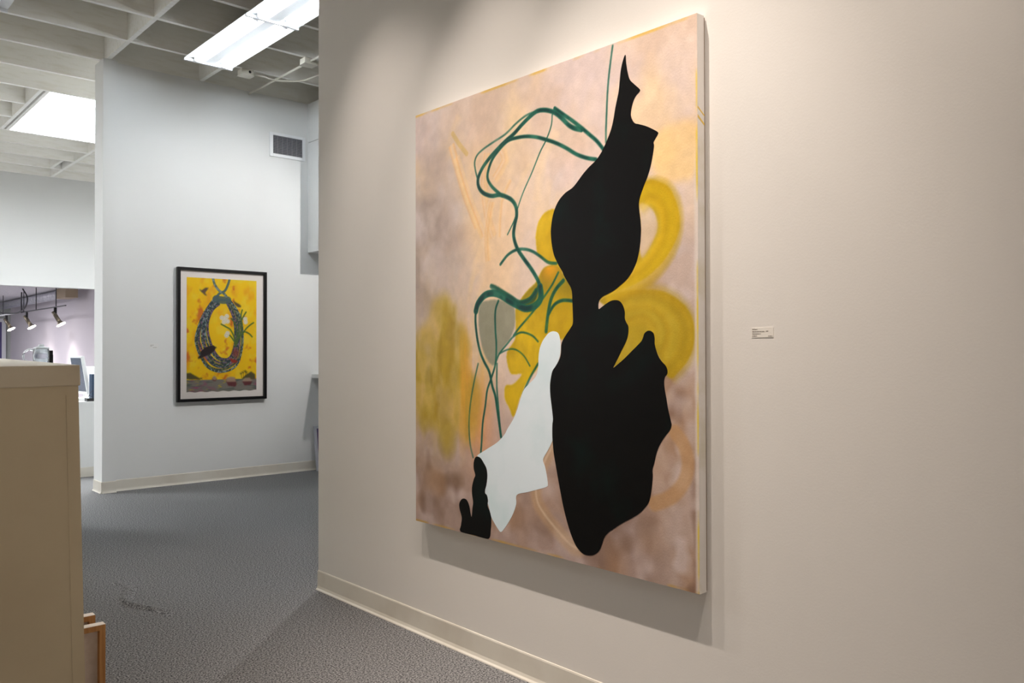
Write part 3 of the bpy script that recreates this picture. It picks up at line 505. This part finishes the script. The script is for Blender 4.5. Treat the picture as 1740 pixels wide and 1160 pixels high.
nt.links.new(fr.outputs[0], mxs.inputs[0]); nt.links.new(tr.outputs[0], mxs.inputs[1]); nt.links.new(gl.outputs[0], mxs.inputs[2]); nt.links.new(mxs.outputs[0], nt.nodes['Material Output'].inputs[0])
boxes('glass_pane', [(FX0+.022, FX1-.022, FARY-.034, FARY-.032, FZ0+.022, FZ1-.022)], gm, fp)

# ------------------------------------------------------------------ wall labels
INK = mat('label ink', rgb(120, 112, 104), .8)
def card(name, cx, cz, w, h, face, label, lines):
    t = thing(name, (WX, cx, cz) if face == 'x' else (cx, FARY, cz), label, 'wall label')
    if face == 'x': boxes('card', [(WX-.0012, WX, cx-w/2, cx+w/2, cz-h/2, cz+h/2)], mat('label card', rgb(232, 227, 219), .7), t)
    else: boxes('card', [(cx-w/2, cx+w/2, FARY-.0012, FARY, cz-h/2, cz+h/2)], mat('label card cool', rgb(228, 228, 226), .7), t)
    rr = random.Random(5)
    for a, b, z in lines:                               # illegible rows of small type
        bm = bmesh.new(); p = a
        while p < b:
            q = min(b, p+rr.uniform(.002, .007))
            if face == 'x': bx(bm, WX-.0016, WX-.0012, cx+w/2-q*w/.07, cx+w/2-p*w/.07, cz+z*h-.0011, cz+z*h+.0011)
            else: bx(bm, cx-w/2+p*w/.07, cx-w/2+q*w/.07, FARY-.0016, FARY-.0012, cz+z*h-.0015, cz+z*h+.0015)
            p = q+.0012
        build('type_row', bm, INK, t)
card('wall_label', 1.356, 1.353, .074, .03, 'x', 'small white caption card on the wall beside the large painting', [(.003, .019, .33), (.003, .043, .1), (.047, .055, .13), (.003, .03, -.12), (.003, .018, -.33), (.054, .067, -.36)])
card('wall_label', 2.735, 1.35, .085, .05, 'y', 'small white caption card on the wall beside the framed print', [(.01, .035, .2), (.01, .026, 0), (.03, .06, -.25)])

# ------------------------------------------------------------------ air vent
vt = thing('air_vent', (4.12, FARY, 3.362), 'white framed return air vent with dark louvres high on the wall', 'air vent')
VX0, VX1, VZ0, VZ1, IX0, IX1, IZ0, IZ1 = 3.916, 4.326, 3.364, 3.621, 3.952, 4.292, 3.398, 3.592
boxes('vent_frame', [(VX0, IX0, FARY-.012, FARY, VZ0, VZ1), (IX1, VX1, FARY-.012, FARY, VZ0, VZ1), (IX0, IX1, FARY-.012, FARY, IZ1, VZ1), (IX0, IX1, FARY-.012, FARY, VZ0, IZ0)], STEEL, vt, bevel=.002)
boxes('vent_backing', [(IX0, IX1, FARY-.002, FARY-.001, IZ0, IZ1)], mat('vent dark', rgb(34, 34, 38), .8), vt)
bm = bmesh.new(); hexa(bm, [(0, -.009, 0), (IX1-IX0, -.009, 0), (IX1-IX0, -.003, .007), (0, -.003, .007), (0, -.009, .0015), (IX1-IX0, -.009, .0015), (IX1-IX0, -.003, .0085), (0, -.003, .0085)])
sl = bpy.data.meshes.new('louvre_slat'); bmesh.ops.recalc_face_normals(bm, faces=bm.faces[:]); bm.to_mesh(sl); bm.free(); sl.materials.append(mat('vent slat', rgb(150, 150, 156), .5))
for i in range(14): inst('louvre_slat', sl, (IX0, FARY, IZ0+.004+i*.0136), vt)
boxes('vent_mullion', [(x, x+.003, FARY-.0105, FARY-.009, IZ0, IZ1) for x in np.arange(IX0+.05, IX1-.02, .055)], MATS['vent slat'], vt)

# ------------------------------------------------------------------ fluorescent fixtures
TUBE_ON = mat('lit fluorescent tube', rgb(255, 255, 255), .4, emit=((.88, .95, 1, 1), TUBE_STRENGTH))
TUBE_OFF = mat('unlit fluorescent tube', rgb(236, 240, 244), .35)
def fixture(xc, y0, nsec, on, label):
    L = 1.3; t = thing('fluorescent_light', (xc, y0-L*nsec/2, 3.92), label, 'ceiling light', 'fluorescent fixtures under the joists')
    y1 = y0-L*nsec
    boxes('channel', [(xc-.045, xc+.045, y1, y0, 3.942, 3.9985)], STEEL, t)
    for s in (-1, 1):
        bm = bmesh.new(); a, b = xc+s*.045, xc+s*.2225
        hexa(bm, [(a, y1, 3.978), (b, y1, 3.945), (b, y0, 3.945), (a, y0, 3.978), (a, y1, 3.982), (b, y1, 3.949), (b, y0, 3.949), (a, y0, 3.982)])
        build('reflector', bm, STEEL, t)
    for k in range(nsec+1):
        y = y0-L*k; bm = bmesh.new()
        hexa(bm, [(xc-.2225, y-.012, 3.926), (xc+.2225, y-.012, 3.926), (xc+.2225, y+.012, 3.926), (xc-.2225, y+.012, 3.926), (xc-.2225, y-.012, 3.95), (xc+.2225, y-.012, 3.95), (xc+.2225, y+.012, 3.95), (xc-.2225, y+.012, 3.95)])
        bx(bm, xc-.12, xc+.12, y-.011, y+.011, 3.95, 3.975)
        build('end_plate', bm, STEEL, t)
    for k in range(nsec):
        for s in (-1, 1):
            bm = bmesh.new(); tube(bm, [(xc+s*.125, y0-L*k-.05, 3.938), (xc+s*.125, y0-L*(k+1)+.05, 3.938)], .019, 12)
            tb = build('tube', bm, TUBE_ON if on else TUBE_OFF, t, smooth=True)
            for yy in (y0-L*k-.05, y0-L*(k+1)+.03):
                boxes('lamp_holder', [(xc+s*.125-.02, xc+s*.125+.02, yy, yy+.02, 3.925, 3.972)], STEEL, tb)
fixture(2.98, 7.49, 2, True, 'lit fluorescent fixture with paired tubes under the joists before the print wall')
fixture(1.128, 7.355, 2, False, 'unlit white fluorescent fixture under the joists over the counter side')

# ------------------------------------------------------------------ conduit and junction boxes
def jbox(x, y, label, hole):
    t = thing('junction_box', (x, y, 3.945), label, 'junction box'); boxes('box_body', [(x-.06, x+.06, y-.05, y+.05, 3.945, 3.9985)], PIPE, t, bevel=.004)
    boxes('cover_plate', [(x-.065, x+.065, y-.055, y+.055, 3.941, 3.945)], PIPE, t)
    if hole:
        bm = bmesh.new(); tube(bm, [(x+.02, y-.0495, 3.975), (x+.02, y-.0525, 3.975)], .013, 14); build('knockout_hole', bm, BLACK, t)
jbox(3.385, 7.6, 'painted electrical box with an open black knockout beside the lit fixture', True)
jbox(3.69, 6.93, 'painted electrical box on the straight conduit', False)
bm = bmesh.new(); tube(bm, [(3.69, FARY, 3.975), (3.69, 6.985, 3.972)], .011); tube(bm, [(3.69, 6.875, 3.972), (3.69, 4.6, 3.972)], .011)
tag(build('conduit', bm, PIPE, smooth=True), 'straight painted conduit running from the print wall along under the joists', 'conduit')
bm = bmesh.new(); tube(bm, [tuple(p) for p in curve([(3.45, 7.6, 3.98), (3.56, 7.59, 3.975), (3.69, 7.53, 3.948), (3.88, 7.38, 3.955), (3.96, 7.2, 3.985), (4.1, 6.95, 3.99), (4.4, 6.9, 3.99)], 5)], .009)
tag(build('bent_conduit', bm, PIPE, smooth=True), 'bent painted conduit curving away from the knockout box', 'conduit')

# ------------------------------------------------------------------ counter in front
ct = thing('counter', (.3, 3.2, 0), 'tall cream painted counter with a capped top edge', 'counter')
def cx_(y, z): return .637+(y-2.5)*.1195+(1.2-min(z, 1.2))*.0245
bm = bmesh.new(); hexa(bm, [(-1.6, 2.506, 0), (cx_(2.506, 0)-.003, 2.506, 0), (cx_(5.77, 0)-.003, 5.77, 0), (-1.6, 5.77, 0), (-1.6, 2.506, 1.195), (cx_(2.506, 1.2)-.003, 2.506, 1.206), (cx_(5.77, 1.2)-.003, 5.77, 1.2), (-1.6, 5.77, 1.2)])
build('body', bm, CREAM, ct)
bm = bmesh.new(); hexa(bm, [(-1.62, 2.5, 1.2-.012), (.639, 2.5, 1.206), (cx_(5.78, 1.2)+.002, 5.78, 1.206), (-1.62, 5.78, 1.2), (-1.62, 2.5, 1.246), (.637, 2.5, 1.263), (cx_(5.78, 1.2), 5.78, 1.26), (-1.62, 5.78, 1.26)])
build('cap', bm, CAPW, ct, bevel=.003)
bm = bmesh.new(); a, b = cx_(2.5, 0)-.03, cx_(2.5, 1.18)-.03
hexa(bm, [(a-.004, 2.5045, 0), (a, 2.5045, 0), (a, 2.506, 0), (a-.004, 2.506, 0), (b-.004, 2.5045, 1.18), (b, 2.5045, 1.18), (b, 2.506, 1.18), (b-.004, 2.506, 1.18)])
build('corner_strip', bm, CREAM, ct)

# small stretched canvases standing by the counter
BACKC = mat('unprimed canvas back', rgb(214, 200, 190), .85, noise=(30, rgb(200, 184, 172), .4, .7))
PINE_LIT = mat('pine top with painted light', rgb(250, 238, 226), .6)  # lamp light on the bar tops painted in as a pale colour
def small_canvas(x0, x1, y, h, label):
    t = thing('stretched_canvas', ((x0+x1)/2, y+.02, 0), label, 'canvas', 'small canvases standing by the counter')
    w, dp = .02, .036
    for a in ((x0, x0+w, 0, h), (x1-w, x1, 0, h), (x0+w, x1-w, h-w, h), (x0+w, x1-w, 0, w)):
        boxes('stretcher_bar', [(a[0], a[1], y, y+dp, a[2], a[3]-.001)], PINE, t)
    boxes('lit_top_edge', [(x0, x1, y, y+dp, h-.001, h+.0005)], PINE_LIT, t)
    boxes('canvas_back', [(x0+w, x1-w, y+dp-.012, y+dp-.008, w, h-w)], BACKC, t)
small_canvas(.755, .903, 3.2, .32, 'small pine stretched canvas by the counter with its pale canvas back showing')
small_canvas(.766, .896, 3.3, .331, 'pine stretched canvas by the counter, tucked behind another so only its top shows')

# cabinet behind the counter with jug and bottle
cb = thing('low_cabinet', (1.2, 6.65, 0), 'white cabinet behind the counter carrying the glass jug', 'cabinet')
boxes('body', [(.85, 1.54, 6.35, 6.95, 0, 1.17)], WALLC, cb); boxes('top', [(.84, 1.55, 6.34, 6.96, 1.17, 1.2)], WALLC, cb)
boxes('door', [(.86, 1.19, 6.335, 6.35, .08, 1.15)], WALLC, cb); boxes('door', [(1.2, 1.53, 6.335, 6.35, .08, 1.15)], WALLC, cb)
GLASS = mat('clear plastic', rgb(244, 248, 252), .08, trans=.85, ior=1.3)
jg = thing('water_jug', (1.43, 6.6, 1.2), 'clear water jug with a looped handle and lid on the cabinet', 'jug')
bm = bmesh.new(); lathe(bm, (1.43, 6.6, 1.2), [(.0, .002), (.045, .002), (.05, .01), (.053, .07), (.05, .115), (.046, .12), (.043, .115), (.047, .07), (.045, .012), (0, .01)]); build('jug_body', bm, GLASS, jg, smooth=True)
bm = bmesh.new(); lathe(bm, (1.43, 6.6, 1.2), [(0, .121), (.05, .121), (.05, .128), (.03, .134), (.02, .136), (.016, .15), (0, .152)]); build('lid', bm, mat('jug lid', rgb(236, 242, 248), .3), jg, smooth=True)
bm = bmesh.new(); tube(bm, [tuple(p) for p in curve([(1.385, 6.63, 1.31), (1.36, 6.645, 1.315), (1.335, 6.66, 1.29), (1.333, 6.66, 1.25), (1.36, 6.645, 1.225), (1.387, 6.63, 1.225)], 4)], .007); build('handle', bm, GLASS, jg, smooth=True)
bt = thing('dark_bottle', (1.497, 6.62, 1.2), 'dark slim bottle beside the clear jug', 'bottle')
bm = bmesh.new(); lathe(bm, (1.497, 6.62, 1.2), [(0, 0), (.014, 0), (.014, .075), (.012, .085), (0, .085)], 14); build('bottle_body', bm, BLACK, bt, smooth=True)
bm = bmesh.new(); lathe(bm, (1.497, 6.62, 1.2), [(0, .085), (.0125, .085), (.0125, .108), (0, .108)], 14); build('cap', bm, BLACK, bt)

# ------------------------------------------------------------------ desk past the wall end
dk = thing('desk', (3.0, 9.8, 0), 'white panelled desk past the wall end with a computer on it', 'desk')
boxes('front_panel', [(2.2, 3.6, 9.35, 9.38, 0, .75)], WALLC, dk); boxes('side_panel', [(2.2, 2.23, 9.38, 10.3, 0, .75)], WALLC, dk); boxes('side_panel', [(3.57, 3.6, 9.38, 10.3, 0, .75)], WALLC, dk)
boxes('desk_top', [(2.18, 3.62, 9.34, 10.32, .75, .78)], WALLC, dk)
boxes('kick_strip', [(2.2, 3.6, 9.343, 9.35, 0, .1)], BASE, dk)
mo = thing('computer_monitor', (2.5, 9.8, .78), 'white rimmed computer monitor seen edge on at the desk', 'monitor')
def slab(x_off, y0, y1, z0, z1, t): 
    f = lambda z: 2.545-(z-.84)*.16+x_off
    return [(f(z0), y0, z0), (f(z0)+t, y0, z0), (f(z0)+t, y1, z0), (f(z0), y1, z0), (f(z1), y0, z1), (f(z1)+t, y0, z1), (f(z1)+t, y1, z1), (f(z1), y1, z1)]
bm = bmesh.new(); hexa(bm, slab(-.03, 9.58, 10.02, .84, 1.25, .035)); build('monitor_shell', bm, STEEL, mo, bevel=.004)
bm = bmesh.new(); hexa(bm, slab(-.032, 9.6, 10.0, .87, 1.23, .003)); build('screen', bm, mat('dim screen', rgb(74, 86, 104), .2), mo)
bm = bmesh.new(); hexa(bm, [(2.44, 9.72, .78), (2.62, 9.72, .78), (2.62, 9.88, .78), (2.44, 9.88, .78), (2.44, 9.72, .786), (2.62, 9.72, .786), (2.62, 9.88, .786), (2.44, 9.88, .786)]); bx(bm, 2.54, 2.57, 9.76, 9.84, .786, .92); build('stand', bm, STEEL, mo)
bn = thing('ring_binder', (2.6, 9.5, .78), 'dark blue ring binder standing on the desk', 'binder')
boxes('cover', [(2.527, 2.532, 9.468, 9.56, .78, 1.06)], mat('binder blue', rgb(44, 66, 92), .5), bn); boxes('spine', [(2.527, 2.56, 9.462, 9.468, .78, 1.06)], MATS['binder blue'], bn); boxes('paper_block', [(2.532, 2.557, 9.469, 9.557, .78, 1.05)], PAPER, bn)
pr = thing('desk_printer', (2.78, 10.02, .78), 'white boxy printer at the back of the desk', 'printer')
boxes('printer_body', [(2.66, 3.06, 9.86, 10.2, .78, 1.13)], STEEL, pr, bevel=.008); boxes('paper_slot', [(2.71, 3.01, 9.855, 9.86, .95, .965)], DGREY, pr)
ty = thing('document_tray', (2.58, 9.42, .78), 'flat black document tray at the front of the desk', 'tray')
boxes('tray_base', [(2.455, 2.75, 9.36, 9.455, .78, .786)], BLACK, ty); boxes('tray_rim', [(2.455, 2.75, 9.36, 9.364, .786, .812), (2.455, 2.459, 9.364, 9.455, .786, .812), (2.746, 2.75, 9.364, 9.455, .786, .812)], BLACK, ty)
for k, (x, y, a, c) in enumerate(((2.44, 9.53, .2, (240, 238, 236)), (2.56, 9.41, 0, (244, 242, 242)), (2.62, 9.41, 0, (232, 200, 204)))):
    bm = bmesh.new(); z0 = .7815 if k == 0 else .787+.004*k
    g = [[bm.verts.new((x+math.cos(a)*(i/6-.5)*.14-math.sin(a)*(j/6-.5)*.08, y+math.sin(a)*(i/6-.5)*.14+math.cos(a)*(j/6-.5)*.08, z0+(.05*(i/6)**2 if k == 2 else .012*(i/6)**2))) for j in range(7)] for i in range(7)]
    for i in range(6):
        for j in range(6): bm.faces.new((g[i][j], g[i+1][j], g[i+1][j+1], g[i][j+1]))
    bmesh.ops.solidify(bm, geom=bm.faces[:], thickness=.001)
    tag(build('loose_paper', bm, mat('paper %d' % k, rgb(*c), .7), smooth=True), ('white sheet of paper lying by the monitor foot', 'white sheet of paper in the black tray', 'pinkish curled sheet of paper in the black tray')[k], 'paper')
bm = bmesh.new(); tube(bm, [tuple(p) for p in curve([(2.49, 9.45, .82), (2.51, 9.46, .86), (2.53, 9.45, .885), (2.56, 9.45, .87), (2.57, 9.46, .83), (2.54, 9.46, .815), (2.5, 9.47, .84)], 4)], .0025, 6)
tag(build('coiled_cable', bm, DGREY, smooth=True), 'dark looped cable lying on the papers', 'cable')

# ------------------------------------------------------------------ niche shelf and picture leaning below
sh = thing('niche_shelf', (5.4, 8.0, 0), 'white shelf counter under the soffit at the end of the print wall', 'shelf')
boxes('shelf_board', [(4.412, 6.5, 7.6, FARY, 1.006, 1.046)], WALLC, sh); boxes('bracket', [(4.75, 4.79, 7.7, FARY, .8, 1.006)], WALLC, sh); boxes('bracket', [(5.9, 5.94, 7.7, FARY, .8, 1.006)], WALLC, sh)
lp = thing('leaning_picture', (4.75, 8.05, 0), 'pale framed picture leaning under the shelf', 'picture')
def lean(x0, x1, z0, z1, y0, y1): 
    f = lambda z: -.13*(z)
    return [(x0, y0-.0-f(z0)*1.0, z0), (x1, y0-f(z0), z0), (x1, y1-f(z0), z0), (x0, y1-f(z0), z0), (x0, y0-f(z1), z1), (x1, y0-f(z1), z1), (x1, y1-f(z1), z1), (x0, y1-f(z1), z1)]
SILV = mat('pale silver frame', rgb(190, 190, 200), .4)
for a in ((4.415, 4.44, 0, .48), (5.0, 5.025, 0, .48), (4.44, 5.0, .455, .48), (4.44, 5.0, 0, .025)):
    bm = bmesh.new(); hexa(bm, lean(a[0], a[1], a[2], a[3], 8.085, 8.112)); build('frame_rail', bm, SILV, lp)
bm = bmesh.new(); hexa(bm, lean(4.44, 5.0, .025, .455, 8.095, 8.105)); build('picture_sheet', bm, mat('violet print', rgb(84, 74, 120), .5, noise=(6, rgb(120, 60, 80), .4, .7)), lp)

# ------------------------------------------------------------------ back room: track lights, track, duct
tr_ = thing('light_track', (3.82, 17.6, 2.1), 'thin dark lighting track hung on wires in the back room', 'light track')
boxes('rail', [(3.808, 3.832, 15.9, 19.3, 2.094, 2.112)], DGREY, tr_)
for y in (16.55, 18.05, 19.1):
    bm = bmesh.new(); tube(bm, [(3.82, y, 2.112), (3.82, y, 2.54)], .009, 6); build('hanging_wire', bm, DGREY, tr_)
t2 = thing('light_track', (3.82, 20.6, 2.1), 'white lighting track hung toward the door of the back room', 'light track')
boxes('rail', [(3.80, 3.84, 19.9, 21.9, 2.094, 2.12)], STEEL, t2)
bm = bmesh.new(); tube(bm, [(3.82, 21.1, 2.12), (3.82, 21.1, 2.54)], .009, 6); build('hanging_wire', bm, DGREY, t2)
LAMPF = mat('lit lamp face', rgb(255, 250, 240), .4, emit=((1, .93, .85, 1), 14))
BRASS = mat('bronze lamp shell', rgb(120, 112, 96), .4, metal=.5)
for y, label in ((16.6, 'bronze track spotlight on the dark hanging track toward the bulkhead opening'), (18.85, 'bronze track spotlight where the grey feed cable meets the dark track'), (20.75, 'bronze track spotlight on the white track')):
    t = thing('track_spotlight', (3.82, y, 2.09), label, 'spotlight', 'track spotlights in the back room')
    bm = bmesh.new(); tube(bm, [(3.82, y, 2.094), (3.82, y, 1.985)], .026, 10); build('stem', bm, BLACK, t)
    d0 = Vector((.42, -.28, -.86)).normalized(); a = Vector((3.79, y+.02, 2.02))
    bm = bmesh.new(); tube(bm, [a, a+d0*.19], .036, 12); build('lamp_body', bm, BRASS, t, smooth=True)
    sh_ = bmesh.new(); tube(sh_, [a+d0*.19, a+d0*.215, a+d0*.275], [.036, .04, .085], 14, caps=False); build('lamp_shade', sh_, BRASS, t, smooth=True)
    bm = bmesh.new(); tube(bm, [a+d0*.262, a+d0*.272], .078, 14); build('lamp_face', bm, LAMPF, t)
    spot('track_or_fill_spot', tuple(a+d0*.3), tuple(a+d0*1.3), 14, (1, .9, .85), 90, .8, .04)
bm = bmesh.new(); tube(bm, [tuple(p) for p in curve([(3.7, 18.6, 2.54), (3.72, 18.3, 2.35), (3.74, 18.6, 2.17), (3.78, 19.5, 2.1), (3.78, 20.6, 2.13), (3.78, 21.6, 2.2)], 6)], .014, 6)
tag(build('hanging_cable', bm, DGREY, smooth=True), 'grey cable sagging in a wide loop in the back room', 'cable')
bm = bmesh.new(); tube(bm, [tuple(p) for p in curve([(3.86, 19.5, 2.53), (3.86, 19.52, 2.3), (3.85, 19.45, 2.13), (3.82, 19.31, 2.105)], 6)], .014, 6)
tag(build('feed_cable', bm, DGREY, smooth=True), 'grey feed cable dropping to the dark track', 'cable')
du = thing('air_duct', (4.3, 20, 2.4), 'silver round air duct under the back room ceiling', 'duct')
bm = bmesh.new(); tube(bm, [(4.3, 18.2, 2.44), (4.3, 24, 2.44)], .09, 18); build('duct_pipe', bm, mat('silver duct', rgb(214, 214, 222), .35, metal=.4, noise=(14, rgb(180, 180, 190), .4, .7)), du, smooth=True)
bm = bmesh.new(); hexa(bm, [(4.2, 17.5, 2.34), (4.42, 17.5, 2.34), (4.42, 18.2, 2.34), (4.2, 18.2, 2.34), (4.2, 17.5, 2.535), (4.42, 17.5, 2.535), (4.42, 18.2, 2.535), (4.2, 18.2, 2.535)]); build('duct_boot', bm, mat('tan duct boot', rgb(170, 152, 128), .6), du)
